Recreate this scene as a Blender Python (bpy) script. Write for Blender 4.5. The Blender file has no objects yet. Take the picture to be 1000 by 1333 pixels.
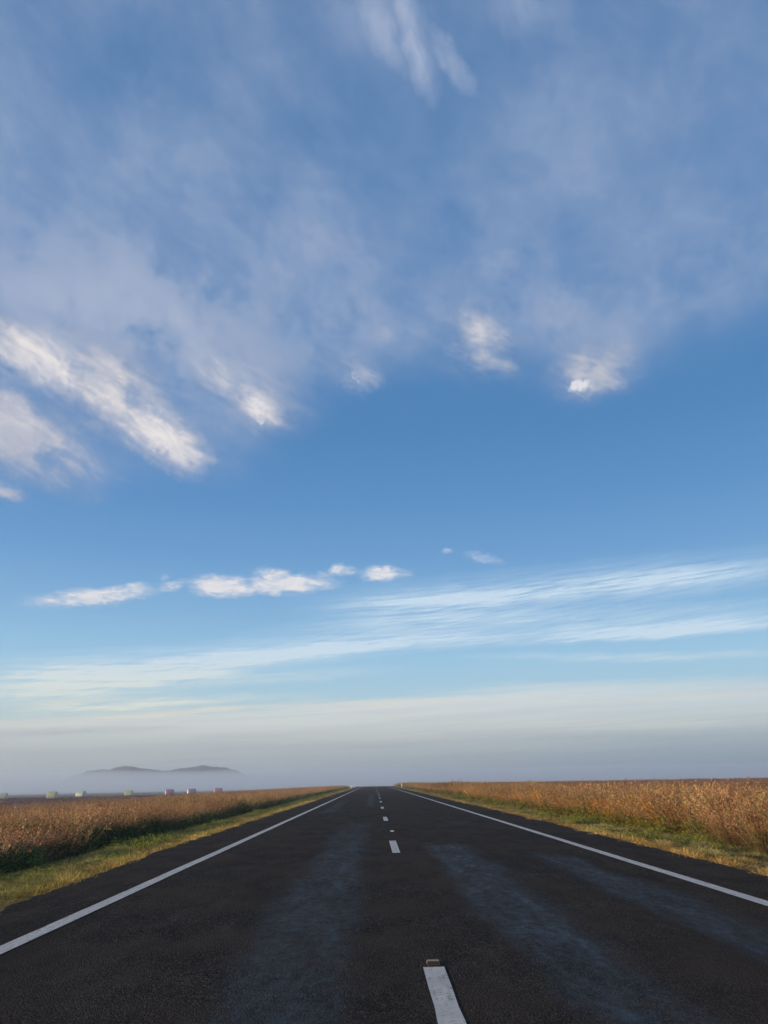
import bpy, bmesh, math, random
import numpy as np
from mathutils import Vector, Matrix, noise

R = math.radians
scene = bpy.context.scene
col = scene.collection
rng = np.random.default_rng(7)
random.seed(11)

# ------------------------------------------------------------------ helpers
def tag(o, label=None, cat=None, group=None, kind=None):
    if label: o['label'] = label
    if cat: o['category'] = cat
    if group: o['group'] = group
    if kind: o['kind'] = kind
    return o

def mesh_obj(name, verts, faces, mat=None, parent=None, smooth=False):
    me = bpy.data.meshes.new(name)
    me.from_pydata([tuple(v) for v in verts], [], faces)
    me.update()
    if smooth:
        me.polygons.foreach_set('use_smooth', [True] * len(me.polygons))
    o = bpy.data.objects.new(name, me)
    col.objects.link(o)
    if mat: me.materials.append(mat)
    if parent: o.parent = parent
    return o

class NT:
    """small wrapper for writing node trees"""
    def __init__(s, tree): s.t = tree; s.n = tree.nodes; s.l = tree.links
    def new(s, typ, ins=None, **props):
        n = s.n.new(typ)
        for k, v in props.items(): setattr(n, k, v)
        for k, v in (ins or {}).items(): s.put(n.inputs[k], v)
        return n
    def put(s, sock, v):
        if isinstance(v, bpy.types.NodeSocket): s.l.new(v, sock)
        elif isinstance(v, bpy.types.Node): s.l.new(v.outputs[0], sock)
        else: sock.default_value = v
    def math(s, op, a, b=0.0, c=0.0, clamp=False):
        n = s.new('ShaderNodeMath', {0: a, 1: b, 2: c}, operation=op); n.use_clamp = clamp
        return n.outputs[0]
    def vec(s, op, a, b=(0, 0, 0)):
        n = s.new('ShaderNodeVectorMath', {0: a, 1: b}, operation=op)
        return n.outputs['Value'] if op in ('LENGTH', 'DOT_PRODUCT') else n.outputs[0]
    def step(s, v, a, b, lo=0.0, hi=1.0):
        n = s.new('ShaderNodeMapRange', {0: v, 1: a, 2: b, 3: lo, 4: hi}, interpolation_type='SMOOTHSTEP')
        return n.outputs[0]
    def mix(s, f, a, b, blend='MIX'):
        n = s.new('ShaderNodeMix', None, data_type='RGBA', blend_type=blend, clamp_factor=True)
        s.put(n.inputs[0], f); s.put(n.inputs[6], a); s.put(n.inputs[7], b)
        return n.outputs[2]
    def noise(s, v, scale, detail=4.0, rough=.55, dist=0.0, lac=2.0):
        n = s.new('ShaderNodeTexNoise', {'Vector': v, 'Scale': scale, 'Detail': detail, 'Roughness': rough,
                                         'Distortion': dist, 'Lacunarity': lac})
        return n.outputs[0]
    def map(s, v, loc=(0, 0, 0), rot=(0, 0, 0), sc=(1, 1, 1), kind='POINT'):
        n = s.new('ShaderNodeMapping', {0: v, 1: loc, 2: rot, 3: sc}, vector_type=kind)
        return n.outputs[0]
    def ramp(s, f, stops, interp='LINEAR'):
        n = s.new('ShaderNodeValToRGB', {0: f})
        cr = n.color_ramp; cr.interpolation = interp
        while len(cr.elements) < len(stops): cr.elements.new(0.5)
        for e, (p, c) in zip(cr.elements, stops):
            e.position = p; e.color = (*c, 1) if len(c) == 3 else c
        return n.outputs[0]

def lin(r, g, b):
    f = lambda c: (c / 255 / 12.92) if c / 255 <= .04045 else ((c / 255 + .055) / 1.055) ** 2.4
    return (f(r), f(g), f(b))

def material(name):
    m = bpy.data.materials.new(name); m.use_nodes = True
    t = NT(m.node_tree)
    return m, t, t.n['Principled BSDF'], t.n['Material Output']

# ------------------------------------------------------------------ render and camera
scene.render.engine = 'CYCLES'
scene.cycles.use_denoising = True
scene.cycles.use_adaptive_sampling = True
scene.cycles.adaptive_threshold = 0.014
scene.cycles.adaptive_min_samples = 12
scene.cycles.max_bounces = 18
scene.cycles.diffuse_bounces = 3
scene.cycles.glossy_bounces = 3
scene.cycles.volume_bounces = 16
scene.cycles.transparent_max_bounces = 16
scene.view_settings.view_transform = 'Standard'
scene.view_settings.look = 'None'
scene.view_settings.exposure = 0.0
scene.view_settings.gamma = 1.0
scene.render.resolution_x, scene.render.resolution_y = 768, 1024

EYE = 1.22
cam = bpy.data.cameras.new('camera')
cam.sensor_fit = 'VERTICAL'; cam.sensor_height = 36.0; cam.lens = 27.0
cam.clip_start = 0.1; cam.clip_end = 20000
cam_o = bpy.data.objects.new('camera', cam); col.objects.link(cam_o)
yaw, pitch, roll = R(1.088), R(19.351), R(1.0)
fwd = Vector((math.sin(yaw) * math.cos(pitch), math.cos(yaw) * math.cos(pitch), math.sin(pitch)))
r0 = Vector((math.cos(yaw), -math.sin(yaw), 0)); u0 = r0.cross(fwd)
rt = math.cos(roll) * r0 - math.sin(roll) * u0
up = math.sin(roll) * r0 + math.cos(roll) * u0
m = Matrix((rt, up, -fwd)).transposed().to_4x4(); m.translation = (0, 0, EYE)
cam_o.matrix_world = m
scene.camera = cam_o

# ------------------------------------------------------------------ sun and sky
SUN_AZ, SUN_EL = R(-118), R(11)          # azimuth from +Y (straight ahead), clockwise
sun = bpy.data.lights.new('sun', 'SUN'); sun.energy = 4.8; sun.angle = R(0.5); sun.color = (1.0, .81, .60)
sun_o = bpy.data.objects.new('sun', sun); col.objects.link(sun_o)
sd = Vector((math.sin(SUN_AZ) * math.cos(SUN_EL), math.cos(SUN_AZ) * math.cos(SUN_EL), math.sin(SUN_EL)))
sun_o.rotation_euler = sd.to_track_quat('Z', 'Y').to_euler()

world = bpy.data.worlds.new('World'); scene.world = world; world.use_nodes = True
W = NT(world.node_tree)
bg = W.n['Background']
BG = 0.1
bg.inputs[1].default_value = BG
world.cycles.sampling_method = 'MANUAL'; world.cycles.sample_map_resolution = 256
nish = W.new('ShaderNodeTexSky', sky_type='NISHITA', sun_disc=False, sun_elevation=SUN_EL,
             sun_rotation=SUN_AZ, dust_density=.4)
D = W.new('ShaderNodeTexCoord').outputs['Generated']
sep = W.new('ShaderNodeSeparateXYZ', {0: D})
X, Y, Z = sep.outputs
DEG = 180 / math.pi
el = W.math('MULTIPLY', W.math('ARCSINE', Z), DEG)
az = W.math('MULTIPLY', W.math('ARCTAN2', X, Y), DEG)
A = W.new('ShaderNodeCombineXYZ', {0: az, 1: el}).outputs[0]          # (azimuth, elevation) in degrees
zc = W.math('MAXIMUM', Z, 0.03)
P = W.new('ShaderNodeCombineXYZ', {0: W.math('DIVIDE', X, zc), 1: W.math('DIVIDE', Y, zc)}).outputs[0]  # cloud layer
P = W.map(P, rot=(0, 0, R(19)))                                        # streets of cloud run along y

# clear sky: a share of the physical sky plus a fitted blue, by elevation
SKY = [(0, (178, 188, 190)), (3, (190, 206, 206)), (6, (174, 211, 230)), (8.5, (156, 203, 235)), (12, (130, 181, 224)), (16, (106, 160, 213)),
       (20, (90, 146, 203)), (25, (78, 134, 191)), (30, (75, 130, 186)), (36, (76, 128, 184)), (45, (80, 126, 178)), (56, (76, 118, 168))]
clear = W.ramp(W.math('DIVIDE', el, 60.0), [(e / 60, tuple(v / BG for v in lin(*c))) for e, c in SKY])
clear = W.mix(.9, nish.outputs[0], clear)
# toward the sun (left) the low sky is warmer, away from it bluer and darker
lowf = W.step(el, 9, 0)
side = W.math('MULTIPLY', W.step(az, -6, 26), lowf)
clear = W.mix(W.math('MULTIPLY', side, .8), clear, W.mix(1, clear, (.74, .85, .98, 1), 'MULTIPLY'))
side = W.math('MULTIPLY', W.step(az, -5, -28), lowf)
clear = W.mix(W.math('MULTIPLY', side, .8), clear, W.mix(1, clear, (1.04, 1.0, .93, 1), 'MULTIPLY'))

def blob(v, b):
    a0, e0, la, lb, ang, s = b
    mv = W.map(v, (a0, e0, 0), (0, 0, R(ang)), (la, lb, 1), 'TEXTURE')
    g = W.new('ShaderNodeTexGradient', {0: mv}, gradient_type='SPHERICAL').outputs['Fac']
    return g, s
def blobs(v, lst, op, gain=1.6):
    acc = None
    for b in lst:
        g, s = blob(v, b)
        g = W.math('MULTIPLY', g, gain * s) if op == 'ADD' else W.math('MULTIPLY', W.math('MULTIPLY', g, gain, clamp=True), s)
        acc = g if acc is None else W.math(op, acc, g)
    return acc
def warp(v, amt, scale, detail=4):
    n = W.new('ShaderNodeTexNoise', {'Vector': v, 'Scale': scale, 'Detail': detail, 'Roughness': .6})
    d = W.vec('SUBTRACT', n.outputs['Color'], (.5, .5, .5))
    s = W.new('ShaderNodeVectorMath', {0: d, 'Scale': amt}, operation='SCALE').outputs[0]
    return W.vec('ADD', v, s)

# clouds: (azimuth, elevation, half length, half width, tilt, strength), all in degrees
VEIL = [
    (-21.77, 34.25, 13.335, 5.627, -4.6, 0.45),
    (-5.38, 38.12, 8.745, 6.043, -15.0, 0.4),
    (-11.87, 30.29, 10.153, 6.803, -22.4, 0.5),
    (-23.12, 27.53, 10.081, 7.0, -29.4, 0.3),
    (0.67, 31.03, 7.957, 5.09, -19.1, 0.5),
    (10.77, 34.82, 8.587, 5.393, -20.2, 0.4),
    (17.89, 30.22, 7.788, 4.307, -26.2, 0.4),
    (20.85, 40.97, 15.257, 7.817, -25.4, 0.15),
    (27.57, 31.77, 6.263, 4.498, -35.1, 0.25),
    (0.42, 53.04, 9.177, 3.945, -10.6, 0.3),
    (15.55, 52.02, 6.704, 3.488, -5.5, 0.3),
    (-20.28, 47.08, 9.38, 3.954, 1.0, -0.35),
    (19.05, 49.22, 12.039, 2.121, -16.1, -0.12),
    (7.05, 38.75, 4.017, 2.946, 2.2, -0.2),
    (-7.21, 23.92, 4.08, 2.545, 12.9, 0.3),
    (-24.33, 31.98, 6.203, 3.032, 3.2, 0.3),
    (-19.12, 41.84, 9.469, 4.349, -3.7, 0.25),
    (20.56, 33.75, 3.301, 2.432, 28.7, -0.15),
    (-5.23, 45.42, 5.604, 2.357, -5.7, -0.2),
    (-22.66, 32.3, 10.791, 5.691, -6.4, 0.3),
    (-17.63, 29.67, 5.085, 3.775, -6.9, 0.2),
]
BODY = [
    (-28.68, 28.77, 7.546, 4.03, -7.3, 0.8),
    (-20.82, 27.1, 8.019, 4.62, -23.8, 0.95),
    (-16.49, 24.11, 5.836, 2.772, -21.2, 0.85),
    (-26.71, 22.99, 9.076, 3.858, -19.1, 0.95),
    (-25.91, 21.03, 5.064, 2.319, -19.1, 0.6),
    (-27.83, 19.31, 3.752, 0.813, -5.1, 0.8),
    (-9.59, 28.82, 8.331, 5.731, -23.7, 0.55),
    (-8.88, 27.07, 4.143, 2.84, -17.6, 0.7),
    (9.5, 31.44, 5.031, 4.125, -11.9, 0.7),
    (18.26, 28.41, 4.858, 3.348, 0.1, 0.85),
    (-0.97, 29.93, 3.383, 2.296, -22.0, 0.5),
    (1.68, 32.24, 1.949, 1.463, -16.2, 0.4),
]
LIT = [
    (-28.37, 28.46, 6.732, 2.931, -7.5, 0.8),
    (-23.71, 27.82, 5.664, 3.079, -20.2, 0.85),
    (-19.31, 26.37, 5.215, 3.191, -26.3, 0.9),
    (-16.34, 23.99, 4.765, 2.666, -22.2, 1.0),
    (-14.08, 23.17, 4.429, 1.565, -17.8, 0.6),
    (-28.6, 23.81, 5.532, 2.838, -12.0, 0.8),
    (-23.22, 22.21, 5.627, 2.115, -19.9, 0.55),
    (-28.19, 19.76, 3.991, 0.911, -7.7, 0.6),
    (-10.16, 27.82, 5.204, 2.988, -26.8, 0.7),
    (-9.03, 26.97, 2.329, 1.489, -22.7, 0.6),
    (9.69, 31.7, 4.186, 3.417, -13.5, 0.8),
    (18.99, 28.3, 4.673, 2.372, 1.9, 0.65),
    (17.4, 27.58, 1.455, 1.205, 4.0, 0.6),
    (-0.98, 29.65, 3.24, 2.054, -20.1, 0.65),
    (1.52, 32.19, 1.685, 1.232, -15.2, 0.5),
    (-14.09, 30.89, 5.859, 3.372, -23.2, 0.4),
]
KNOTS = [
    (17.24, 27.54, 1.252, 0.603, 8.8, 0.9),
    (-9.19, 27.02, 1.144, 0.791, -14.7, 0.75),
    (-16.71, 23.4, 1.213, 0.771, -12.6, 0.5),
    (-1.07, 29.38, 0.871, 0.577, -24.2, 0.5),
    (-8.84, 26.15, 0.658, 0.508, -10.3, 0.6),
]
CREAM = [
    (-15.4, 4.67, 14.266, 0.362, 4.9, 0.9),
    (2.8, 5.42, 15.821, 0.432, 1.2, 0.6),
    (17.49, 3.46, 12.682, 0.458, -0.9, 0.55),
    (-21.91, 5.35, 6.157, 0.25, 4.4, 0.5),
    (19.2, 5.08, 12.101, 0.41, -0.7, 0.5),
]
GREY = [
    (-20.74, 3.53, 8.089, 0.346, 2.4, 0.6),
    (15.86, 2.65, 15.335, 0.458, -1.3, 0.5),
    (-1.67, 2.48, 16.587, 0.472, -0.0, 0.4),
]
STREAKTOP = [
    (5.16, 50.8, 4.262, 1.798, -64.7, 0.8),
    (8.05, 49.73, 3.858, 1.128, -37.9, 0.62),
    (1.74, 51.31, 3.677, 1.474, -40.8, 0.38),
    (14.92, 51.7, 3.041, 1.951, -26.4, 0.25),
]
CUM = [
    (-19.99, 12.58, 5.894, 0.959, 9.5, 0.9),
    (-18.97, 12.77, 1.819, 0.589, 8.3, 0.7),
    (-14.91, 13.59, 1.536, 0.551, 17.0, 0.6),
    (-11.08, 13.69, 3.576, 1.111, -0.1, 1.0),
    (-6.32, 13.99, 4.919, 1.071, 3.0, 1.0),
    (-7.35, 14.68, 2.174, 0.732, -1.9, 0.85),
    (-2.24, 15.01, 1.483, 0.626, 6.3, 0.75),
    (0.71, 14.75, 2.363, 0.797, 0.5, 0.95),
    (1.6, 14.91, 2.388, 0.741, -9.2, 0.5),
    (5.91, 16.27, 0.595, 0.342, 3.2, 0.5),
    (8.62, 15.66, 2.207, 0.512, -18.5, 0.5),
    (-15.37, 14.22, 0.601, 0.384, 7.2, 0.5),
]
CIR = [
    (-19.15, 6.93, 10.441, 1.349, 8.5, 0.75),
    (-5.63, 9.0, 13.214, 0.662, 5.3, 1.1),
    (15.01, 9.81, 18.901, 0.757, 0.8, 0.8),
    (22.57, 9.52, 10.291, 0.57, 0.4, 1.25),
    (13.37, 12.91, 21.438, 2.212, 1.6, 0.42),
    (8.52, 12.76, 12.064, 0.673, 1.7, 0.55),
    (22.31, 13.11, 11.348, 0.954, -0.2, 0.55),
    (-18.46, 5.05, 10.873, 0.614, 6.1, 0.45),
    (19.05, 7.98, 13.86, 0.421, -2.6, 0.5),
    (-21.89, 7.28, 7.441, 0.713, 6.0, 0.6),
    (-13.52, 7.57, 5.834, 0.854, 4.5, 0.5),
    (2.38, 10.85, 12.975, 1.569, 3.8, 0.45),
    (-19.34, 6.31, 10.113, 1.233, 5.5, 0.5),
    (3.88, 12.67, 8.745, 1.129, 3.1, 0.4),
    (-9.8, 8.81, 21.262, 1.309, 4.5, 0.6),
    (-8.64, 7.3, 12.587, 0.649, 2.4, 0.4),
    (-15.97, 5.36, 13.747, 0.518, 3.1, 0.5),
    (17.25, 5.95, 15.491, 0.73, -0.8, 0.4),
    (19.66, 12.91, 14.251, 1.185, -2.2, 0.2),
    (14.57, 10.88, 19.576, 0.874, -0.9, 0.45),
]
VEILEDGE= [(-27.0, 18.5), (-19.5, 20.5), (-11.7, 22.3), (-6.3, 25.6), (-0.7, 27.4), (5.2, 29.2), (10.3, 29.2), (15.1, 27.0), (21.7, 27.5), (31.0, 27.6)]
STRAT= [(-24.99, 4.06), (-12.82, 4.95), (-1.94, 5.6), (11.96, 6.18), (27.05, 5.9)]

def over(base, alpha, colr):
    c = colr if not isinstance(colr, tuple) else (*[v / BG for v in lin(*colr)], 1)
    return W.mix(alpha, base, c)

sky = clear
# --- high veil
nP = W.noise(W.map(P, sc=(1.25, .5, 1)), 1.5, 6, .56, .3)
nF = W.noise(W.map(P, sc=(1.2, .7, 1)), 6.0, 7, .64, .4)
nM = W.noise(warp(W.map(W.map(A, rot=(0, 0, R(20))), sc=(.6, 1, 1)), 1.5, .3), .16, 8, .62, .3)
nB = W.noise(P, .75, 3, .5, .2)
edge = W.ramp(W.math('DIVIDE', W.math('ADD', az, 40), 80.0),
              [((a + 40) / 80, (e / 60,) * 3) for a, e in VEILEDGE])
edge = W.math('MULTIPLY', edge, 60)
above = W.step(W.math('ADD', W.math('SUBTRACT', el, edge), W.math('MULTIPLY', W.math('SUBTRACT', nP, .5), 9)), -1.5, 6)
dens = W.math('ADD', W.step(el, 33, 50, .66, .56), blobs(warp(A, 5, .12), VEIL, 'ADD', 1.0))
dens = W.math('ADD', dens, W.math('MULTIPLY', W.math('SUBTRACT', nP, .5), .75))
dens = W.math('ADD', dens, W.math('MULTIPLY', W.math('SUBTRACT', nB, .5), .7))
dens = W.math('ADD', dens, W.math('MULTIPLY', W.math('SUBTRACT', nF, .5), .75))
dens = W.math('ADD', dens, W.math('MULTIPLY', W.math('SUBTRACT', nM, .5), .8))
veil = W.math('MULTIPLY', W.step(dens, -.3, 1.75, 0, .98), above)
vcol = W.mix(W.step(dens, .3, 1.1), (*[v / BG for v in lin(128, 157, 198)], 1), (*[v / BG for v in lin(166, 179, 205)], 1))
sky = over(sky, veil, vcol)
# --- thin streaks at the top
ns = W.noise(W.map(P, sc=(3.4, .8, 1)), 3.2, 6, .62, .3)
st = W.math('MULTIPLY', blobs(warp(A, 2.0, .5), STREAKTOP, 'MAXIMUM', 1.4), W.step(ns, .22, .66))
sky = over(sky, st, (190, 198, 220))
# --- brighter heaps at the veil's lower edge
Aw = warp(warp(A, 2.0, .2), .9, .9, 6)
As = W.map(A, rot=(0, 0, R(24)))
nb = W.noise(W.map(As, sc=(.22, 1, 1)), .55, 7, .62, .4)
nb2 = W.noise(W.map(As, sc=(.5, 1, 1)), 1.1, 6, .62, .4)
nsum = W.math('ADD', W.math('MULTIPLY', W.math('SUBTRACT', nb, .5), 1.35), W.math('MULTIPLY', W.math('SUBTRACT', nb2, .5), .7))
bm = blobs(Aw, BODY, 'MAXIMUM', 1.25)
bd = W.math('ADD', bm, W.math('MULTIPLY', nsum, .8))
ba = W.math('MULTIPLY', W.step(bd, .0, 1.0), W.step(bm, .0, .3))
sky = over(sky, W.math('MULTIPLY', ba, .88), W.mix(W.step(bd, .25, .95), (*[v / BG for v in lin(140, 158, 190)], 1), (*[v / BG for v in lin(186, 188, 200)], 1)))
lm = blobs(Aw, LIT, 'ADD', 1.05)
ld = W.math('ADD', lm, nsum)
la = W.math('MULTIPLY', W.step(ld, .0, 1.5), W.step(lm, .0, .35))
lcol = W.mix(W.step(W.math('ADD', ld, W.math('MULTIPLY', W.math('SUBTRACT', nb2, .5), 1.6)), .5, 1.5), (*[v / BG for v in lin(203, 204, 214)], 1), (*[v / BG for v in lin(240, 233, 231)], 1))
sky = over(sky, W.math('MULTIPLY', la, .88), lcol)
# --- the small bright knots
kn = blobs(warp(warp(A, .9, .7), .7, 1.8, 6), KNOTS, 'MAXIMUM', 1.8)
kd = W.math('ADD', kn, W.math('MULTIPLY', W.math('SUBTRACT', W.noise(A, 1.5, 6, .65, .3), .5), 1.3))
ka = W.math('MULTIPLY', W.step(kd, .35, 1.0), W.step(kn, 0, .3))
sky = over(sky, W.math('MULTIPLY', ka, .85), (232, 231, 235))
# --- low row of little cumulus
cw = warp(warp(A, .9, .55), .55, 2.2, 6)
cm = blobs(cw, CUM, 'MAXIMUM', 1.6)
nc = W.noise(W.map(A, rot=(0, 0, R(-3)), sc=(.45, 1.4, 1)), 1.5, 7, .66, .4)
cd = W.math('ADD', cm, W.math('MULTIPLY', W.math('SUBTRACT', nc, .5), 1.7))
ca = W.math('MULTIPLY', W.step(cd, .0, .9), W.step(cm, 0, .4))
ccol = W.mix(W.step(cd, .5, 1.2), (*[v / BG for v in lin(176, 196, 222)], 1), (*[v / BG for v in lin(236, 232, 232)], 1))
sky = over(sky, W.math('MULTIPLY', ca, .92), ccol)
# --- cirrus bands
Ac = W.map(A, rot=(0, 0, R(-2.0)))
nci = W.noise(W.map(Ac, sc=(.030, 1.0, 1)), 3.4, 8, .72, .4)
ncf = W.noise(W.map(W.map(A, rot=(0, 0, R(-8))), sc=(.11, 1.6, 1)), 2.6, 7, .72, .5)
ci = blobs(warp(A, .8, .3), CIR, 'ADD', 1.15)
fib = W.math('ADD', W.math('MULTIPLY', nci, .55), W.math('MULTIPLY', ncf, .45))
cia = W.math('MULTIPLY', ci, W.step(fib, .36, .60, .2, 1.4), clamp=True)
cicol = W.mix(W.step(el, 5, 10), (*[v / BG for v in lin(228, 232, 222)], 1), (*[v / BG for v in lin(205, 226, 242)], 1))
sky = over(sky, W.math('MULTIPLY', cia, .92), cicol)
# --- pale stratus sheet near the horizon
strat = W.ramp(W.math('DIVIDE', W.math('ADD', az, 40), 80.0), [((a + 40) / 80, (e / 10,) * 3) for a, e in STRAT])
strat = W.math('MULTIPLY', strat, 10)
nst = W.noise(W.map(Ac, sc=(.028, .9, 1)), 2.2, 7, .68, .4)
se = W.math('ADD', W.math('SUBTRACT', strat, el), W.math('MULTIPLY', W.math('SUBTRACT', nst, .5), 2.6))
sa = W.math('MULTIPLY', W.step(se, -.35, .55), .9)
scol = W.ramp(W.math('DIVIDE', el, 8.0), [(0, lin(154, 166, 172)), (.14, lin(166, 178, 180)), (.3, lin(186, 194, 194)), (.5, lin(216, 221, 217)), (.8, lin(224, 232, 235))])
scol = W.vec('SCALE', scol); scol.node.inputs['Scale'].default_value = 1 / BG
scol = W.mix(W.math('MULTIPLY', W.step(az, 0, 26), .85), scol, W.mix(1, scol, (.86, .93, .99, 1), 'MULTIPLY'))
scol = W.mix(W.math('MULTIPLY', W.step(az, -16, 22), W.step(el, 2.8, .2)), scol, W.mix(1, scol, (.60, .70, .84, 1), 'MULTIPLY'))
scol = W.mix(W.step(nst, .42, .66, 0, .55), scol, W.mix(1, scol, (.84, .84, .88, 1), 'MULTIPLY'))
sky = over(sky, sa, scol)
# --- cream streaks over the sheet
cr = blobs(warp(A, .5, .25), CREAM, 'ADD', 1.1)
cra = W.math('MULTIPLY', cr, W.step(nci, .36, .62, .25, 1.2), clamp=True)
sky = over(sky, cra, (226, 225, 214))
gr = blobs(warp(A, .5, .25), GREY, 'ADD', 1.0)
sky = over(sky, W.math('MULTIPLY', gr, W.step(ncf, .35, .65, .4, 1.0), clamp=True), (160, 170, 180))
W.put(bg.inputs[0], sky)

# ------------------------------------------------------------------ terrain
def sstep(a, b, v):
    t = np.clip((v - a) / (b - a), 0, 1); return t * t * (3 - 2 * t)
def dip(y):
    return -4.0 * sstep(235, 430, y)
PX = np.array([-400, -120, -40, -12, -8, -6.5, -4.6, -3.9, 5.0, 6.0, 7.7, 9.0, 30, 100, 400], float)
PZ = np.array([-2.3, -2.2, -1.85, -.85, -.58, -.3, -.07, -.03, -.03, -.08, -.2, -.27, -.42, -.5, -.5], float)
def ground_z(x, y):
    return np.interp(x, PX, PZ) + dip(np.asarray(y, float))

def axis(stops):
    out = []
    for (a, b, s) in stops:
        n = max(1, int(round((b - a) / s))); out += list(np.linspace(a, b, n, endpoint=False))
    out.append(stops[-1][1]); return np.array(out)
gx = axis([(-2300, -400, 300), (-400, -60, 40), (-60, -10, 3), (-10, -3, .35), (-3, 4.2, 1.2), (4.2, 10, .35), (10, 60, 3), (60, 400, 40), (400, 2300, 300)])
gy = axis([(-120, 0, 10), (0, 30, .6), (30, 80, 2), (80, 230, 8), (230, 440, 10), (440, 2400, 150)])
GX, GY = np.meshgrid(gx, gy)
GZ = ground_z(GX, GY)
vl = [(x, y, z) for x, y, z in zip(GX.ravel(), GY.ravel(), GZ.ravel())]
for i, (x, y, z) in enumerate(vl):
    if (x < -4.1 or x > 5.3) and y < 240:
        k = min(1.0, (abs(x - .5) - 4.5) / 2)
        vl[i] = (x, y, z + k * .05 * noise.noise((x * .9, y * .5, 0)) + k * .02 * noise.noise((x * 3, y * 2, 5)))
nxg, nyg = len(gx), len(gy)
fl = [(j * nxg + i, j * nxg + i + 1, (j + 1) * nxg + i + 1, (j + 1) * nxg + i) for j in range(nyg - 1) for i in range(nxg - 1)]

gm, t, pb, out = material('soil_and_straw')
pos = t.new('ShaderNodeNewGeometry').outputs['Position']
n1 = t.noise(pos, 1.2, 5, .6); n2 = t.noise(pos, 14, 5, .65)
sx = t.new('ShaderNodeSeparateXYZ', {0: pos}).outputs[0]
dl = t.math('ABSOLUTE', t.math('SUBTRACT', sx, .5))
straw = t.ramp(n2, [(.3, (.05, .04, .016)), (.5, (.15, .105, .04)), (.7, (.26, .19, .085))])
green = t.ramp(n2, [(.3, (.02, .028, .008)), (.5, (.06, .075, .02)), (.7, (.13, .13, .045))])
verge = t.mix(t.step(t.math('ADD', dl, t.math('MULTIPLY', t.math('SUBTRACT', n1, .5), 2.5)), 4.6, 6.0), straw, green)
soil = t.ramp(n2, [(.3, (.025, .016, .009)), (.7, (.075, .05, .03))])
t.put(pb.inputs['Base Color'], t.mix(t.step(dl, 7.2, 9.5), verge, soil))
pb.inputs['Roughness'].default_value = .95
pb.inputs['Specular IOR Level'].default_value = .1
t.put(pb.inputs['Normal'], t.new('ShaderNodeBump', {'Height': n2, 'Strength': .8, 'Distance': .06}))
ground = mesh_obj('ground', vl, fl, gm, smooth=True)
tag(ground, 'flat farmland ground under the grass on both sides of the road', None, None, 'structure')

# ------------------------------------------------------------------ road
def road_z(y): return float(dip(np.array(float(y))))
ry = axis([(-40, 2, 2), (2, 40, .12), (40, 120, .6), (120, 235, 4), (235, 470, 8)])
rv, rf = [], []
xs_in = np.linspace(-3.55, 4.65, 12)
for j, y in enumerate(ry):
    jl = .10 * noise.noise((y * .55, 3.1, 0)) + .09 * noise.noise((y * 2.6, 8.2, 0)) + .05 * noise.noise((y * 7, 1.2, 0))
    jr = .10 * noise.noise((y * .5, 13.1, 0)) + .09 * noise.noise((y * 2.4, 18.2, 0)) + .05 * noise.noise((y * 7, 11.2, 0))
    wl = -3.95 - .3 * float(sstep(8, 17, np.array(y))) ; wr = 5.05 + .15 * float(sstep(10, 25, np.array(y)))
    z = road_z(y)
    row = [(wl + jl - .03, z - .06), (wl + jl, z)] + [(x, z + .012 * (1 - ((x - .5) / 4.5) ** 2)) for x in xs_in] + [(wr + jr, z), (wr + jr + .03, z - .06)]
    rv += [(x, y, zz) for x, zz in row]
nr = len(xs_in) + 4
rf = [(j * nr + i, j * nr + i + 1, (j + 1) * nr + i + 1, (j + 1) * nr + i) for j in range(len(ry) - 1) for i in range(nr - 1)]
def crown(x): return .012 * (1 - ((x - .5) / 4.5) ** 2)

am, t, pb, out = material('chip_seal_asphalt')
pos = t.new('ShaderNodeNewGeometry').outputs['Position']
s3 = t.new('ShaderNodeSeparateXYZ', {0: pos}); sx, sy = s3.outputs[0], s3.outputs[1]
big = t.noise(pos, .55, 4, .6)
mid = t.noise(t.map(pos, sc=(1.0, .35, 1)), 3.2, 5, .62)
fine = t.noise(pos, 58, 3, .7)
clod = t.noise(pos, 20, 4, .65)
vor = t.new('ShaderNodeTexVoronoi', {'Vector': pos, 'Scale': 75.0}, feature='F1')
stone = vor.outputs['Distance']; sc_ = vor.outputs['Color']
wob = t.math('MULTIPLY', t.math('SUBTRACT', t.noise(t.map(pos, sc=(1, .25, 1)), 1.1, 4, .6), .5), .7)
def track(xc, hw, y0=None, y1=None, amp=1.0):
    d = t.math('ABSOLUTE', t.math('SUBTRACT', t.math('ADD', sx, wob), xc))
    m_ = t.step(d, hw, hw * .35)
    if y0: m_ = t.math('MULTIPLY', m_, t.step(t.math('ADD', sy, t.math('MULTIPLY', wob, 5)), y0[0], y0[1]))
    if y1: m_ = t.math('MULTIPLY', m_, t.step(t.math('ADD', sy, t.math('MULTIPLY', wob, 5)), y1[0], y1[1]))
    return t.math('MULTIPLY', m_, amp)
tr = None
for a in [(1.42, .55, (17.6, 16.2), None, 1.0), (2.98, .46, (15.5, 13.0), None, .95), (-.6, .6, (30, 15), None, .85),
          (-2.0, .45, (34, 36), (62, 52), .55), (-.4, .5, (22.5, 23), (27, 25.5), .5), (-.2, .35, (40, 44), (95, 70), .6), (2.6, .35, (24, 24.6), (27, 25.6), .35)]:
    k = track(*a); tr = k if tr is None else t.math('MAXIMUM', tr, k)
rag = t.noise(t.map(pos, sc=(1.6, .35, 1)), 2.2, 6, .65, .3)
rag2 = t.noise(t.map(pos, sc=(1.0, .5, 1)), 12, 5, .7, .3)
trm = t.math('MULTIPLY', tr, t.step(t.math('ADD', t.math('MULTIPLY', rag, .55), t.math('MULTIPLY', rag2, .5)), .36, .74, .12, 1.0))
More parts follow.
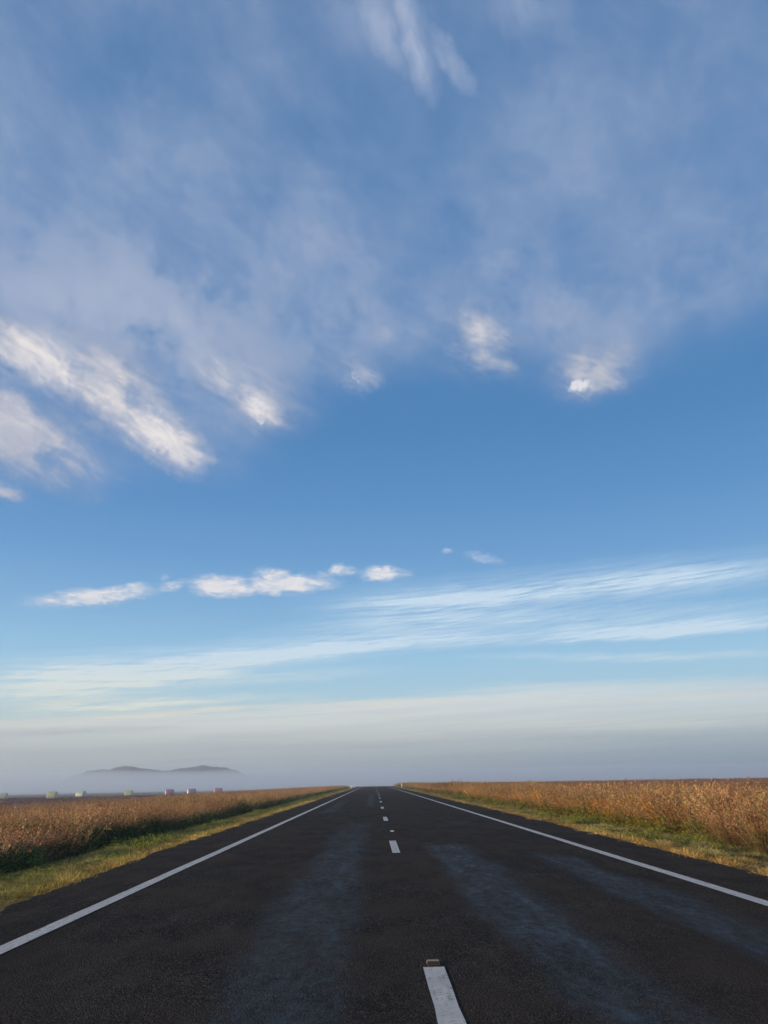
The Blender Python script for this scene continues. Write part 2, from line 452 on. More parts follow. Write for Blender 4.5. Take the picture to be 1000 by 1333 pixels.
base = t.ramp(t.math('ADD', t.math('MULTIPLY', clod, .5), t.math('MULTIPLY', mid, .5)),
              [(.34, (.006, .0056, .0056)), (.5, (.020, .0168, .0152)), (.64, (.050, .041, .034))])
chip = t.mix(t.math('MULTIPLY', t.step(t.new('ShaderNodeSeparateColor', {0: sc_}).outputs[0], .66, .92), .6), base, (.10, .084, .07, 1))
chip = t.mix(t.step(big, .38, .64, 0, .75), chip, (.046, .034, .026, 1))
chip = t.mix(t.step(t.noise(t.map(pos, sc=(1, .3, 1)), .8, 5, .6, .3), .50, .70, 0, .4), chip, (.012, .0105, .0095, 1))
bit = t.mix(t.math('MULTIPLY', trm, .85), chip, (.006, .012, .019, 1))  # dark bitumen in the wheel tracks, sky's blue sheen painted into its colour
t.put(pb.inputs['Base Color'], bit)
t.put(pb.inputs['Roughness'], t.math('ADD', t.math('MULTIPLY', trm, -.45), .93))
t.put(pb.inputs['Specular IOR Level'], t.math('ADD', t.math('MULTIPLY', trm, .25), .03))
hgt = t.math('ADD', t.math('MULTIPLY', stone, -1.3), t.math('ADD', t.math('MULTIPLY', fine, .8), t.math('MULTIPLY', clod, .12)))
t.put(pb.inputs['Normal'], t.new('ShaderNodeBump', {'Height': hgt, 'Strength': t.math('ADD', .55, t.math('MULTIPLY', trm, -.3)), 'Distance': .014}))
road = mesh_obj('road', rv, rf, am, smooth=False)
tag(road, 'two lane dark chip seal road running straight to the horizon', None, None, 'structure')

pm, t, pb, out = material('road_paint')
pos = t.new('ShaderNodeNewGeometry').outputs['Position']
w1 = t.noise(pos, 34, 5, .7); w2 = t.noise(t.map(pos, sc=(1, .12, 1)), 26, 4, .6); w3 = t.noise(pos, 2.2, 4, .6)
pc = t.ramp(w3, [(.3, (.40, .37, .33)), (.7, (.58, .54, .48))])
wear = t.step(t.math('ADD', t.math('ADD', t.math('MULTIPLY', w1, .5), t.math('MULTIPLY', w2, .35)), t.math('MULTIPLY', w3, .25)), .53, .68)
t.put(pb.inputs['Base Color'], t.mix(t.math('MULTIPLY', wear, .8), pc, (.12, .11, .10, 1)))
pb.inputs['Roughness'].default_value = .8
t.put(pb.inputs['Normal'], t.new('ShaderNodeBump', {'Height': w1, 'Strength': .5, 'Distance': .006}))

def strip(name, xc, w, ys, sway=.012):
    v, f = [], []
    for j, y in enumerate(ys):
        hw = w / 2 + .006 * noise.noise((y * 3.1, xc, 0)); off = sway * noise.noise((y * .35, xc * 3, 4))
        for k, x in enumerate((xc - hw + off, xc + hw + off)): v.append((x, y, road_z(y) + crown(x) + .005))
    f = [(2 * j, 2 * j + 1, 2 * j + 3, 2 * j + 2) for j in range(len(ys) - 1)]
    o = mesh_obj(name, v, f, pm, road); return o
ey = axis([(-38, 2, 2), (2, 40, .25), (40, 120, 1), (120, 235, 4), (235, 460, 8)])
strip('edge_line', -2.975, .16, ey)['label'] = 'worn white line along the left road edge'
strip('edge_line', 3.93, .16, ey)['label'] = 'worn white line along the right road edge'
for k in range(-1, 20):
    y0 = 3.0 + 12 * k
    if y0 < -12: continue
    strip('centre_dash', .40 + .15 * float(sstep(20, 90, np.array(y0 + 1.5))), .145, np.linspace(y0, y0 + 3, 13), 0)

# ------------------------------------------------------------------ road studs
def bevel_box(name, sx_, sy_, sz_, mat, parent, loc=(0, 0, 0), top=(1, 1), bev=.004, rz=0):
    bm = bmesh.new(); bmesh.ops.create_cube(bm, size=1)
    for v in bm.verts:
        kx, ky = (top if v.co.z > 0 else (1, 1))
        v.co = Vector((v.co.x * sx_ * kx, v.co.y * sy_ * ky, (v.co.z + .5) * sz_))
    if bev: bmesh.ops.bevel(bm, geom=bm.edges[:], offset=bev, segments=2, affect='EDGES')
    bmesh.ops.rotate(bm, verts=bm.verts, matrix=Matrix.Rotation(rz, 3, 'Z'))
    bmesh.ops.translate(bm, verts=bm.verts, vec=loc)
    me = bpy.data.meshes.new(name); bm.to_mesh(me); bm.free()
    o = bpy.data.objects.new(name, me); col.objects.link(o); me.materials.append(mat)
    if parent: o.parent = parent
    return o
def plain(name, c, rough=.6, spec=.4, noise_amt=.25, sc=20):
    m_, t, pb, out = material(name)
    pos = t.new('ShaderNodeTexCoord').outputs['Object']
    n = t.noise(pos, sc, 5, .6)
    dark = tuple(v * (1 - noise_amt) for v in c); light = tuple(min(1, v * (1 + noise_amt)) for v in c)
    t.put(pb.inputs['Base Color'], t.ramp(n, [(.3, dark), (.7, light)]))
    pb.inputs['Roughness'].default_value = rough; pb.inputs['Specular IOR Level'].default_value = spec
    return m_
stud_amber = plain('amber_plastic', (.20, .12, .018), .35, .5, .2, 60)
stud_white = plain('white_plastic', (.6, .58, .53), .4, .5, .2, 60)
lens_dark = plain('lens_face', (.03, .018, .008), .2, .6, .3, 200)
lens_pale = plain('pale_lens_face', (.5, .48, .42), .2, .6, .3, 200)
def stud(x, y, body, lens, label):
    e = bpy.data.objects.new('road_stud', None); col.objects.link(e); e.location = (x, y, crown(x) + .002)
    e.empty_display_size = .1
    tag(e, label, 'road stud', 'reflective studs on the centre line')
    bevel_box('stud_body', .096, .10, .022, body, e, top=(.86, .5), bev=.003)
    # sloped reflective face towards the camera
    v = [(-.046, -.0505, .004), (.046, -.0505, .004), (.040, -.0285, .0205), (-.040, -.0285, .0205),
         (-.046, -.0465, .004), (.046, -.0465, .004), (.040, -.0245, .0205), (-.040, -.0245, .0205)]
    mesh_obj('reflector_face', v, [(0, 1, 2, 3), (4, 7, 6, 5), (0, 4, 5, 1), (3, 2, 6, 7), (0, 3, 7, 4), (1, 5, 6, 2)], lens, e)
stud(.405, 6.11, stud_amber, lens_dark, 'amber road stud just beyond the nearest white centre dash')
stud(.47, 21.3, stud_white, lens_pale, 'pale road stud in the gap between second and third centre dashes')

# ------------------------------------------------------------------ guide posts
post_m = plain('white_post', (.78, .78, .76), .5, .4, .06, 6)
refl_m = plain('red_reflector', (.5, .03, .02), .25, .6, .2, 90)
refl_w = plain('white_reflector', (.7, .7, .72), .25, .6, .2, 90)
def guide_post(x, y, rm, label):
    e = bpy.data.objects.new('guide_post', None); col.objects.link(e)
    e.location = (x, y, float(ground_z(x, y)) - .02); tag(e, label, 'guide post', 'white guide posts at the far verge')
    # a post with a curved section and slanted top
    v, f = [], []; prof = [(-.06, .0), (-.045, -.02), (0, -.03), (.045, -.02), (.06, .0), (.045, -.008), (0, -.016), (-.045, -.008)]
    for zz in (0, .4, .8, 1.08):
        for px, py in prof: v.append((px * 1.4 * (1 - .08 * zz), py, zz + (.03 * (px / .06) if zz > 1 else 0)))
    n = len(prof)
    for j in range(3):
        for i in range(n): f.append((j * n + i, j * n + (i + 1) % n, (j + 1) * n + (i + 1) % n, (j + 1) * n + i))
    f.append(tuple(range(3 * n, 4 * n))); f.append(tuple(reversed(range(n))))
    mesh_obj('post_body', v, f, post_m, e)
    bevel_box('reflector', .075, .008, .14, rm, e, (0, -.034, .86), bev=.002)
guide_post(-4.95, 183, refl_m, 'nearer of the two white guide posts on the left verge')
guide_post(-5.35, 228, refl_m, 'farther white guide post on the left verge nearest the road end')
guide_post(7.0, 200, refl_w, 'white guide post on the right verge before the brown grass')

# ------------------------------------------------------------------ cotton bales in the far field
def wrap_mat(name, c):
    m_, t, pb, out = material(name)
    tc = t.new('ShaderNodeTexCoord').outputs['Object']
    n = t.noise(t.map(tc, sc=(6, 1, 1)), 1.6, 4, .6); n2 = t.noise(tc, 3, 3, .5)
    a = tuple(v * .78 for v in c); b = tuple(min(1, v * 1.15) for v in c)
    t.put(pb.inputs['Base Color'], t.ramp(t.math('ADD', t.math('MULTIPLY', n, .6), t.math('MULTIPLY', n2, .4)), [(.35, a), (.65, b)]))
    pb.inputs['Roughness'].default_value = .45
    t.put(pb.inputs['Normal'], t.new('ShaderNodeBump', {'Height': n, 'Strength': .4, 'Distance': .03}))
    return m_
wm = {'yellow': wrap_mat('yellow_wrap', (.38, .40, .22)), 'pale': wrap_mat('pale_yellow_wrap', (.40, .42, .29)),
      'pink': wrap_mat('pink_wrap', (.34, .17, .20)), 'palepink': wrap_mat('pale_pink_wrap', (.36, .23, .26))}
cot = plain('raw_cotton', (.72, .69, .62), .95, .1, .12, 5)
def bale(az_, dist, colr, rz, label, s=1.0):
    x, y = dist * math.sin(R(az_)), dist * math.cos(R(az_))
    e = bpy.data.objects.new('cotton_bale', None); col.objects.link(e)
    rad, hl = 1.16 * s, 1.22 * s
    e.location = (x, y, float(ground_z(x, y)) - .02); e.rotation_euler = (0, 0, rz)
    tag(e, label, 'bale', 'wrapped round cotton bales in the far left field')
    N = 40
    def lathe(name, prof, mat):
        v, f = [], []
        for (ax, r_) in prof:
            for i in range(N):
                a = 2 * math.pi * i / N
                flat = .94 if math.sin(a) < -.7 else 1.0
                wob_ = 1 + .012 * noise.noise((ax * 2 + az_, math.cos(a) * 2, math.sin(a) * 2))
                v.append((ax, math.cos(a) * r_ * wob_, rad * .95 + math.sin(a) * r_ * flat * wob_))
        for j in range(len(prof) - 1):
            for i in range(N): f.append((j * N + i, (j + 1) * N + i, (j + 1) * N + (i + 1) % N, j * N + (i + 1) % N))
        f.append(tuple(range(N))); f.append(tuple(reversed(range((len(prof) - 1) * N, len(prof) * N))))
        return mesh_obj(name, v, f, mat, e, smooth=True)
    lathe('plastic_wrap', [(-hl - .005, rad * .83), (-hl + .01, rad * .9), (-hl * .95, rad * .97), (-hl * .85, rad), (-hl * .3, rad * 1.01),
                           (hl * .3, rad * 1.012), (hl * .85, rad), (hl * .95, rad * .97), (hl - .01, rad * .9), (hl + .005, rad * .83)], wm[colr])
    lathe('cotton_core', [(-hl - .09, rad * .30), (-hl - .06, rad * .6), (-hl - .012, rad * .81), (-hl + .03, rad * .815), (hl - .03, rad * .815),
                          (hl + .012, rad * .81), (hl + .06, rad * .6), (hl + .09, rad * .30)], cot)
bale(-24.19, 262, 'pale', .25, 'faint pale yellow bale at the left edge of the frame, first in the row', .95)
bale(-21.32, 245, 'yellow', .12, 'bright yellow wrapped bale, the largest, well left of both hills')
bale(-19.57, 262, 'pale', -.2, 'pale yellow bale just right of the bright yellow one, left of both hills')
bale(-16.58, 258, 'yellow', .1, 'yellow wrapped bale below the summit of the left hill, last yellow before the pink ones', .93)
bale(-13.95, 262, 'pink', .3, 'pink wrapped bale below the gap between the two hills, leftmost pink one')
bale(-12.50, 262, 'palepink', .38, 'paler pink bale in the middle of the three pink ones', 1.0)
bale(-10.72, 258, 'pink', .2, 'pink wrapped bale below the right hill, last in the row', 1.0)

# ------------------------------------------------------------------ grasses
shapes = bpy.data.collections.new('tuft_shapes')       # sources only, never linked to the scene
def veg_mat(name, transl=.3):
    m_, t, pb, out = material(name)
    c = t.new('ShaderNodeAttribute', attribute_name='col').outputs['Color']
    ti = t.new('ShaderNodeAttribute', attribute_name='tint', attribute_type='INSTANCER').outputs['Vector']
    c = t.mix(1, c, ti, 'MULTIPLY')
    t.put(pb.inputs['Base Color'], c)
    pb.inputs['Roughness'].default_value = .75; pb.inputs['Specular IOR Level'].default_value = .15
    tl = t.new('ShaderNodeBsdfTranslucent', {'Color': c})
    mx = t.new('ShaderNodeMixShader', {0: transl, 1: pb.outputs[0], 2: tl.outputs[0]})
    t.put(out.inputs['Surface'], mx.outputs[0]); return m_
veg = veg_mat('dry_grass_leaf')

class Tuft:
    def __init__(s): s.v, s.f, s.c = [], [], []
    def blade(s, base, dirv, length, width, droop, c0, c1, seg=3):
        p = Vector(base); d = Vector(dirv).normalized()
        side = d.cross(Vector((random.uniform(-1, 1), random.uniform(-1, 1), .1))).normalized()
        i0 = len(s.v)
        for k in range(seg + 1):
            u = k / seg; w = width * (1 - .85 * u ** 1.5) / 2
            for sg in (-1, 1):
                s.v.append(p + side * w * sg); s.c.append(tuple(c0[q] * (1 - u) + c1[q] * u for q in range(3)))
            d = (d + Vector((0, 0, -droop)) / seg).normalized(); p = p + d * length / seg
        for k in range(seg): s.f.append((i0 + 2 * k, i0 + 2 * k + 1, i0 + 2 * k + 3, i0 + 2 * k + 2))
        return p, d
    def fleck(s, p, d, l, w, c):
        d = Vector(d).normalized(); side = d.cross(Vector((random.gauss(0, 1), random.gauss(0, 1), random.gauss(0, 1)))).normalized()
        i0 = len(s.v); p = Vector(p)
        s.v += [p - side * w * .2, p + d * l * .5 - side * w * .5, p + d * l, p + d * l * .5 + side * w * .5]; s.c += [c] * 4
        s.f.append((i0, i0 + 1, i0 + 2, i0 + 3))
    def done(s, name):
        me = bpy.data.meshes.new(name); me.from_pydata([tuple(v) for v in s.v], [], s.f); me.update()
        a = me.attributes.new('col', 'FLOAT_COLOR', 'POINT')
        a.data.foreach_set('color', np.array([(*c, 1) for c in s.c], np.float32).ravel())
        me.materials.append(veg); o = bpy.data.objects.new(name, me); shapes.objects.link(o); return o
def jit(c, a=.25):
    k = 1 + random.uniform(-a, a); return tuple(max(0, v * k * (1 + random.uniform(-.08, .08))) for v in c)
RUST, TAN, OLIVE, DGREEN = (.42, .20, .082), (.50, .30, .135), (.12, .105, .032), (.035, .06, .018)
def brown_tuft(n, h, name, base=OLIVE, head=RUST):
    T = Tuft()
    for i in range(n):
        a = random.uniform(0, 6.283); r_ = .16 * math.sqrt(random.random()); lean = random.uniform(.04, .48)
        b = (r_ * math.cos(a), r_ * math.sin(a), -.05); dv = (lean * math.cos(a + .4), lean * math.sin(a + .4), 1)
        L = h * random.uniform(.62, 1.08); c1 = jit(TAN if random.random() < .4 else head)
        p, d = T.blade(b, dv, L, .013, random.uniform(0, .6), jit(base), c1)
        for k in range(11):                                             # open seed head
            q = p - d * L * random.uniform(0, .36)
            dd = d + Vector((random.gauss(0, .55), random.gauss(0, .55), random.gauss(.1, .4)))
            T.fleck(q, dd, random.uniform(.04, .10), random.uniform(.010, .024), jit(c1, .22))
        for k in range(3):
            q = Vector(b) + Vector(dv).normalized() * L * random.uniform(.08, .6); aa = random.uniform(0, 6.283)
            T.blade(q, (math.cos(aa), math.sin(aa), 1.1), random.uniform(.2, .42), .016, 1.5, jit(base), jit(tuple((base[i_] + c1[i_]) * .5 for i_ in range(3))))
    return T.done(name)
def weed_tuft(n, h, name, c):
    T = Tuft()
    for i in range(n):
        a = random.uniform(0, 6.283); r_ = .2 * math.sqrt(random.random()); lean = random.uniform(.1, .7)
        b = (r_ * math.cos(a), r_ * math.sin(a), -.03)
        p, d = T.blade(b, (lean * math.cos(a), lean * math.sin(a), 1), h * random.uniform(.4, 1.05), .026, random.uniform(.3, 1.2), jit(c), jit(tuple(v * 1.25 for v in c)))
        for k in range(4): T.fleck(p - d * random.uniform(0, .5) * h, (random.gauss(0, 1), random.gauss(0, 1), .6), random.uniform(.07, .14), random.uniform(.03, .06), jit(c, .4))
    return T.done(name)
def short_tuft(n, h, name, c0, c1, spread=.09):
    T = Tuft()
    for i in range(n):
        a = random.uniform(0, 6.283); r_ = spread * math.sqrt(random.random()); lean = random.uniform(.3, 1.9)
        b = (r_ * math.cos(a), r_ * math.sin(a), -.015)
        T.blade(b, (lean * math.cos(a), lean * math.sin(a), 1), h * random.uniform(.5, 1.1), .008, random.uniform(.2, 1.3), jit(c0), jit(c1, .35), 2)
    return T.done(name)
# index:         0-3 rank brown grass, 4 greener brown, 5-6 weeds, 7-9 short grass, 10 pale dry bush, 11 dark stubble
names = []
for i in range(4): brown_tuft(26, 1.0, 'tuft_%02d' % i)
brown_tuft(26, .95, 'tuft_04', (.11, .13, .03), (.38, .26, .09))
weed_tuft(44, .55, 'tuft_05', (.045, .075, .02)); weed_tuft(44, .5, 'tuft_06', (.13, .15, .035))
for i in range(3): short_tuft(30, .13, 'tuft_%02d' % (7 + i), (.10, .10, .034), (.39, .33, .145))
brown_tuft(40, .8, 'tuft_10', (.3, .25, .18), (.52, .44, .34))
brown_tuft(22, .75, 'tuft_11', (.07, .05, .035), (.17, .10, .075))

def gn_tree():
    g = bpy.data.node_groups.new('scatter_tufts', 'GeometryNodeTree')
    g.interface.new_socket('Geometry', in_out='INPUT', socket_type='NodeSocketGeometry')
    g.interface.new_socket('Geometry', in_out='OUTPUT', socket_type='NodeSocketGeometry')
    N, L = g.nodes, g.links
    gi, go = N.new('NodeGroupInput'), N.new('NodeGroupOutput')
    ci = N.new('GeometryNodeCollectionInfo'); ci.inputs[0].default_value = shapes
    ci.inputs['Separate Children'].default_value = True; ci.inputs['Reset Children'].default_value = True
    ip = N.new('GeometryNodeInstanceOnPoints')
    def attr(nm, dt):
        n = N.new('GeometryNodeInputNamedAttribute'); n.data_type = dt; n.inputs[0].default_value = nm; return n.outputs[0]
    L.new(gi.outputs[0], ip.inputs['Points']); L.new(ci.outputs[0], ip.inputs['Instance'])
    ip.inputs['Pick Instance'].default_value = True
    L.new(attr('variant', 'INT'), ip.inputs['Instance Index'])
    L.new(attr('rot', 'FLOAT_VECTOR'), ip.inputs['Rotation']); L.new(attr('scl', 'FLOAT_VECTOR'), ip.inputs['Scale'])
    L.new(ip.outputs[0], go.inputs[0]); return g
GT = gn_tree()

def scatter(name, x, y, z, variant, sxy, sz, tint, label, cat):
    n = len(x)
    me = bpy.data.meshes.new(name); me.vertices.add(n)
    me.vertices.foreach_set('co', np.stack([x, y, z], 1).astype(np.float32).ravel())
    a = me.attributes.new('variant', 'INT', 'POINT'); a.data.foreach_set('value', variant.astype(np.int32))
    rot = np.stack([rng.normal(0, .06, n), rng.normal(0, .06, n), rng.uniform(0, 6.283, n)], 1)
    for nm, arr in (('rot', rot), ('scl', np.stack([sxy, sxy, sz], 1)), ('tint', tint)):
        a = me.attributes.new(nm, 'FLOAT_VECTOR', 'POINT'); a.data.foreach_set('vector', arr.astype(np.float32).ravel())
    o = bpy.data.objects.new(name, me); col.objects.link(o)
    md = o.modifiers.new('scatter', 'NODES'); md.node_group = GT
    return tag(o, label, cat, None, 'stuff')

def fbm(x, y, s, seed=0.0, oct_=3):
    return np.array([noise.fractal((a * s, b * s, seed), 1.0, 2.0, oct_) for a, b in zip(x, y)])
def grid(x0, x1, y0, y1, sp):
    gx_, gy_ = np.meshgrid(np.arange(x0, x1, sp), np.arange(y0, y1, sp))
    x = gx_.ravel() + rng.uniform(-.5, .5, gx_.size) * sp; y = gy_.ravel() + rng.uniform(-.5, .5, gx_.size) * sp
    ang = np.degrees(np.arctan2(x, y)); keep = (np.abs(ang) < 36) | ((np.hypot(x, y) < 14) & (y > -6))
    return x[keep], y[keep]

def field(side):
    xs, ys, ks = [], [], []
    for (a, b, y0, y1, sp, k) in ((7.3, 16, 2, 34, .20, 1), (16, 34, 10, 34, .30, 1.15), (7.3, 20, 34, 75, .30, 1.1), (20, 60, 30, 75, .5, 1.5),
                                  (7.3, 18, 75, 180, .55, 1.3), (7.3, 18, 180, 400, .8, 1.8), (18, 60, 75, 230, .9, 2.2), (18, 60, 230, 420, 1.3, 2.6), (60, 190, 75, 420, 1.4, 3.2)):
        x, y = grid(a, b, y0, y1, sp); xs.append(x); ys.append(y); ks.append(np.full(len(x), k))
    x = np.concatenate(xs); y = np.concatenate(ys); k = np.concatenate(ks)
    n = len(x)
    edge = 7.8 + .6 * np.array([noise.noise((b * .35, 3.0 * side, 0)) for b in y]) + .4 * np.array([noise.noise((b * 1.1, 5.0 * side, 0)) for b in y])
    if side < 0: edge = edge + .45
    keep = x > edge; x, y, k, edge = x[keep], y[keep], k[keep], edge[keep]; n = len(x)
    X_ = x * side; f1 = fbm(X_, y, .12, 3 + side); f2 = fbm(X_, y, .6, 9 + side); inset = x - edge
    v = rng.integers(0, 4, n)
    v = np.where(rng.random(n) < .10 + .25 * (f2 > .25), 4, v)
    ht = ((.78 if side < 0 else .74) + .20 * f1 + .26 * f2) * rng.uniform(.8, 1.14, n)
    f3 = fbm(X_, y, .25, 17 + side)
    tint = np.ones((n, 3)) * (1 + .34 * f2 + .22 * f1 + .35 * f3)[:, None] * rng.uniform(.8, 1.2, n)[:, None]
    thin = rng.random(n) < np.clip(-.9 * f2 - .25, 0, .6); ht[thin] *= .55; tint[thin] *= .8
    tint[:, 1] *= 1 + .12 * f1; tint[:, 0] *= 1 - .04 * f2
    dark = (f1 > .28) & (rng.random(n) < .6)
    tint[dark] *= np.array([.62, .58, .62])
    inner = sstep(3, 14, inset)[:, None]; tint *= 1 - inner * np.array([[.26, .32, .16]]) * (1.0 if side > 0 else .5); tint *= .90 if side > 0 else .97; ht *= 1 - .14 * inner[:, 0] * (side > 0)  # darker mauve inside the field: haze and distance light put into the tint
    # undergrowth at the margin
    if side < 0:
        w_ = (inset < .9) & (rng.random(n) < .85); v[w_] = rng.choice([5, 5, 6], w_.sum()); ht[w_] *= .95
        ht = np.where((inset >= .9) & (inset < 2.4), ht * .9, ht)
        far = (x > 43 + 9 * f1 + 4 * f2)
        v[far] = 11; ht[far] *= .8; tint[far] *= np.array([.85, .72, .90])
        pale = far & (x < 85) & (f2 > .3) & (rng.random(n) < .16); v[pale] = 10; tint[pale] = .95
    else:
        pr = np.clip((y - 17) / 10, 0, 1) * .75
        w_ = (inset < .55) & (rng.random(n) < .8 * pr); v[w_] = rng.choice([6, 4, 6], w_.sum()); ht[w_] *= .95; tint[w_] *= np.array([1.8, 1.3, .8])
        w2 = (inset >= .55) & (inset < 1.3) & (rng.random(n) < .5 * pr); v[w2] = 4
        ht *= 1.02
        tall = (y > 75) & (y < 110) & (inset < 2.5) & (rng.random(n) < .35); ht[tall] *= 1.25; tint[tall] *= .5
    sxy = k * rng.uniform(.85, 1.2, n)
    sz = ht * np.where(v == 5, 1.15, 1)
    z = ground_z(X_, y)
    lab = ('rust brown rank grass with dark green weeds at its foot, filling the field left of the road' if side < 0 else
           'rust brown rank grass, yellow green at its foot, filling the field right of the road')
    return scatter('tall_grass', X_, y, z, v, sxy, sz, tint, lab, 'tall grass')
field(-1); field(1)

def verge(side):
    xs, ys, ks = [], [], []
    a0, b0 = (3.78, 8.6) if side < 0 else (4.92, 8.4)
    for (y0, y1, sp, k) in ((3, 26, .085, 1.0), (26, 60, .14, 1.5), (60, 130, .30, 2.6), (130, 360, .6, 4.0)):
        x, y = grid(a0 * side if side > 0 else -b0, b0 if side > 0 else -a0, y0, y1, sp)
        xs.append(x); ys.append(y); ks.append(np.full(len(x), k))
    x = np.abs(np.concatenate(xs)); y = np.concatenate(ys); k = np.concatenate(ks); n = len(x)
    lip = np.array([.10 * noise.noise((b * .55, 3.1 if side < 0 else 13.1, 0)) + .09 * noise.noise((b * (2.6 if side < 0 else 2.4), 8.2 if side < 0 else 18.2, 0)) for b in y])
    e_ = (3.95 + .3 * sstep(8, 17, y) - lip) if side < 0 else (5.05 + .15 * sstep(10, 25, y) + lip)
    d = x - e_
    f1 = fbm(x * side, y * .35, 1.0, 21 + side); f2 = fbm(x * side, y * .5, 2.6, 31 + side)
    keep = (d > .0) & (rng.random(n) < np.clip(.7 + 1.1 * f1 + .8 * f2, .08, 1)); x, y, k, d, f1, f2 = (q[keep] for q in (x, y, k, d, f1, f2)); n = len(x)
    v = rng.integers(7, 10, n)
    g = sstep(.3, 1.1, d + 1.1 * f1 - .5 * np.clip(d - 1.6, 0, 1) * (side < 0))                                  # straw at the seal, greener away from it
    if side < 0:
        straw = np.array([1.22, .98, .62]); green = np.array([.62, .62, .40])
    else:
        straw = np.array([1.2, .86, .60]); green = np.array([.74, .72, .56])
    tint = straw[None] * (1 - g)[:, None] + green[None] * g[:, None]
    tint = tint * np.clip(1 + .75 * f2 + .6 * f1, .3, 1.9)[:, None] * rng.uniform(.65, 1.3, n)[:, None]
    pale = (f2 > .25) & (rng.random(n) < .5); tint[pale] *= np.array([1.5, 1.4, 1.5])
    w_ = (d > .7) & (f1 > .12) & (rng.random(n) < .022); v[w_] = rng.choice([5, 6], w_.sum()); tint[w_] = np.array([1.9, 1.6, 1.2]); k = np.where(w_, k * .4, k)
    sz = (.75 + .9 * f2 + .6 * f1) * np.where(w_, .45, 1) * rng.uniform(.7, 1.3, n) * np.where(d < .35, 1.5 if side < 0 else 1.25, .9); sz = np.clip(sz, .3, 2.2)
    sz *= .72
    lab = ('short yellow green grass on the verge left of the road' if side < 0 else 'short straw and grey green grass on the verge right of the road')
    return scatter('verge_grass', x * side, y, ground_z(x * side, y), v, k * rng.uniform(.8, 1.3, n), sz, tint, lab, 'grass')
verge(-1); verge(1)

# ------------------------------------------------------------------ hills
HD = 1350.0
hm, t, pb, out = material('wooded_hill')
pos = t.new('ShaderNodeNewGeometry').outputs['Position']
t.put(pb.inputs['Base Color'], t.ramp(t.noise(pos, .05, 6, .65), [(.35, (.014, .021, .020)), (.65, (.035, .045, .040))]))
pb.inputs['Roughness'].default_value = .95
def hill(name, prof, label):
    """prof: (azimuth, elevation of the crest) pairs; a ridge with depth standing on the plain"""
    a_ = np.array([p[0] for p in prof]); e_ = np.array([p[1] for p in prof])
    na, nd = 90, 40
    A_ = np.linspace(a_[0], a_[-1], na); v, f = [], []
    for j in range(nd):
        u = j / (nd - 1) * 2 - 1
        for i, q in enumerate(A_):
            dd = HD + u * (HD * .14)
            crest = HD * math.tan(R(float(np.interp(q, a_, e_)))) + EYE
            rough = 1 + .05 * noise.fractal((q * 1.3, u * 2, 1), 1, 2, 4)
            prf = max(0.0, 1 - abs(u) ** 1.6)
            zz = -7.0 + (crest + 7.0) * prf * (1 + (rough - 1) * (1 if abs(u) > .02 else .4)) + (1.2 * noise.fractal((q * 6, u * 9, 2), 1, 2, 3)) * prf
            v.append((dd * math.sin(R(q)), dd * math.cos(R(q)), zz))
    for j in range(nd - 1):
        for i in range(na - 1): f.append((j * na + i, j * na + i + 1, (j + 1) * na + i + 1, (j + 1) * na + i))
    o = mesh_obj(name, v, f, hm, smooth=True); tag(o, label, None, None, 'structure'); return o
hill('hill', [(-21.5, .05), (-20.4, .6), (-19.4, .98), (-18.6, 1.06), (-17.9, 1.09), (-17.3, 1.22), (-16.9, 1.29), (-16.5, 1.25), (-15.9, 1.13), (-15.2, 1.06), (-14.5, .95), (-13.4, .6), (-12.8, .05)],
     'left low blue grey hill with a single summit above the mist')
hill('hill', [(-16.6, .05), (-15.6, .5), (-14.6, .93), (-13.9, 1.0), (-13.2, 1.09), (-12.7, 1.13), (-12.2, 1.22), (-11.9, 1.27), (-11.4, 1.21), (-10.8, 1.17), (-10.2, 1.08), (-9.5, .88), (-8.6, .5), (-7.6, .05)],
     'right low blue grey hill with a long flat crest above the mist')

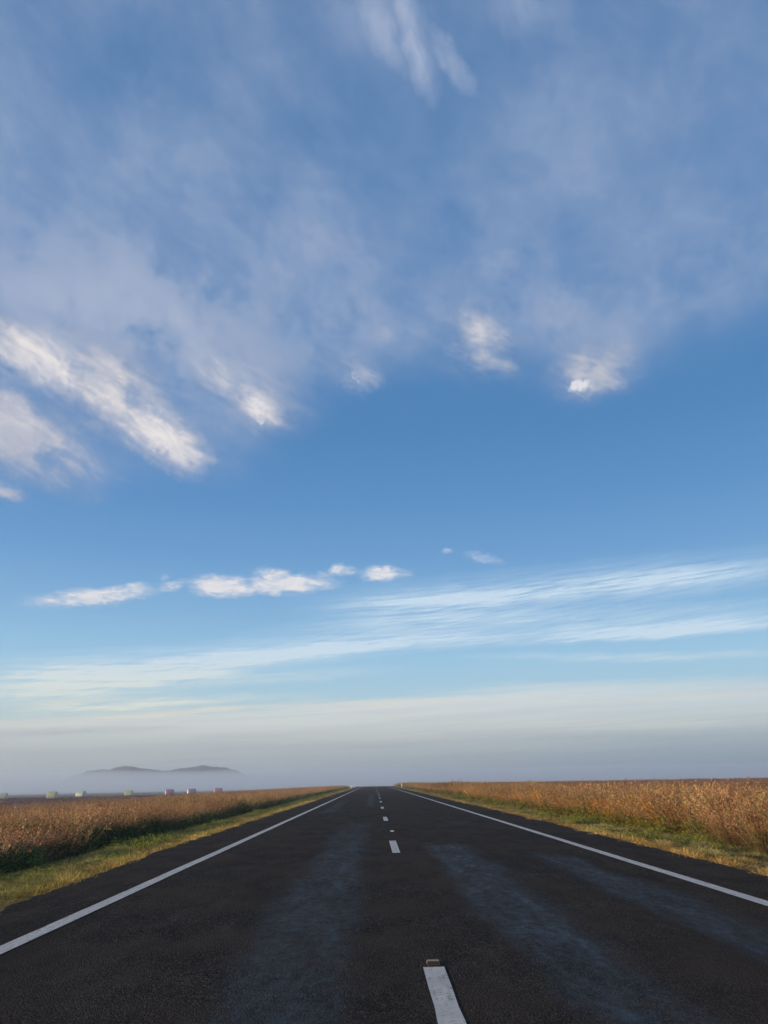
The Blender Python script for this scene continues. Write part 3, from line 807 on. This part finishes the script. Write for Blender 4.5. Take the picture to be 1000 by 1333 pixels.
# ------------------------------------------------------------------ air and fog bank
def volume_mat(name, c, dens, aniso=0.0):
    m_ = bpy.data.materials.new(name); m_.use_nodes = True
    t = NT(m_.node_tree); t.n.remove(t.n['Principled BSDF'])
    v = t.new('ShaderNodeVolumePrincipled', {'Color': (*c, 1), 'Density': dens, 'Anisotropy': aniso})
    t.l.new(v.outputs[0], t.n['Material Output'].inputs['Volume']); return m_
HAZE_D, HAZE_TOP = 0.0006, 37.0
hv = [(x, y, z) for z in (-8.0, HAZE_TOP) for x, y in ((-2500, -150), (2500, -150), (2500, 2600), (-2500, 2600))]
haze = mesh_obj('haze', hv, [(3, 2, 1, 0), (4, 5, 6, 7), (0, 1, 5, 4), (1, 2, 6, 5), (2, 3, 7, 6), (3, 0, 4, 7)], volume_mat('air', (.93, .97, 1.0), HAZE_D, .3))
tag(haze, 'thin morning haze over the whole plain', None, None, 'stuff')

FB0, FB1 = 560.0, 1060.0
fa = np.linspace(-62, 62, 125)
tv = np.interp(fa, [-62, -24.6, -8, .8, 14, 26, 62], [1.15, 1.12, 1.08, 1.06, 1.0, .92, .8])
fv, ff = [], []
rings = [(FB0 + u_ * (FB1 - FB0), k_) for u_, k_ in ((0, .0), (.15, .25), (.3, .5), (.45, .76), (.6, 1.0), (.7, .75), (.8, .5), (.9, .25), (1, .0))]
for (rad_, k) in rings:
    for a, e_ in zip(fa, tv):
        lump = 1 + .10 * noise.fractal((a * .09, rad_ * .002, 0), 1, 2, 3) + .04 * noise.fractal((a * .5, rad_ * .004, 7), 1, 2, 3)
        h_ = rad_ * math.tan(R(float(e_) * k * lump)) + EYE - 1.0
        fv.append((rad_ * math.sin(R(a)), rad_ * math.cos(R(a)), h_))
for (rad_, k) in reversed(rings):
    for a in fa: fv.append((rad_ * math.sin(R(a)), rad_ * math.cos(R(a)), -3.2))
n_, m2 = len(fa), 2 * len(rings)
for j in range(m2):
    for i in range(n_ - 1): ff.append((j * n_ + i, ((j + 1) % m2) * n_ + i, ((j + 1) % m2) * n_ + i + 1, j * n_ + i + 1))
ff.append(tuple(j * n_ for j in reversed(range(m2)))); ff.append(tuple(j * n_ + n_ - 1 for j in range(m2)))
fog = mesh_obj('fog_bank', fv, ff, volume_mat('fog', (.89, .945, 1.0), .010, .35))
bm = bmesh.new(); bm.from_mesh(fog.data); bmesh.ops.recalc_face_normals(bm, faces=bm.faces[:]); bm.to_mesh(fog.data); bm.free()
tag(fog, 'low grey blue bank of ground mist lying across the far plain', 'mist', None, 'stuff')
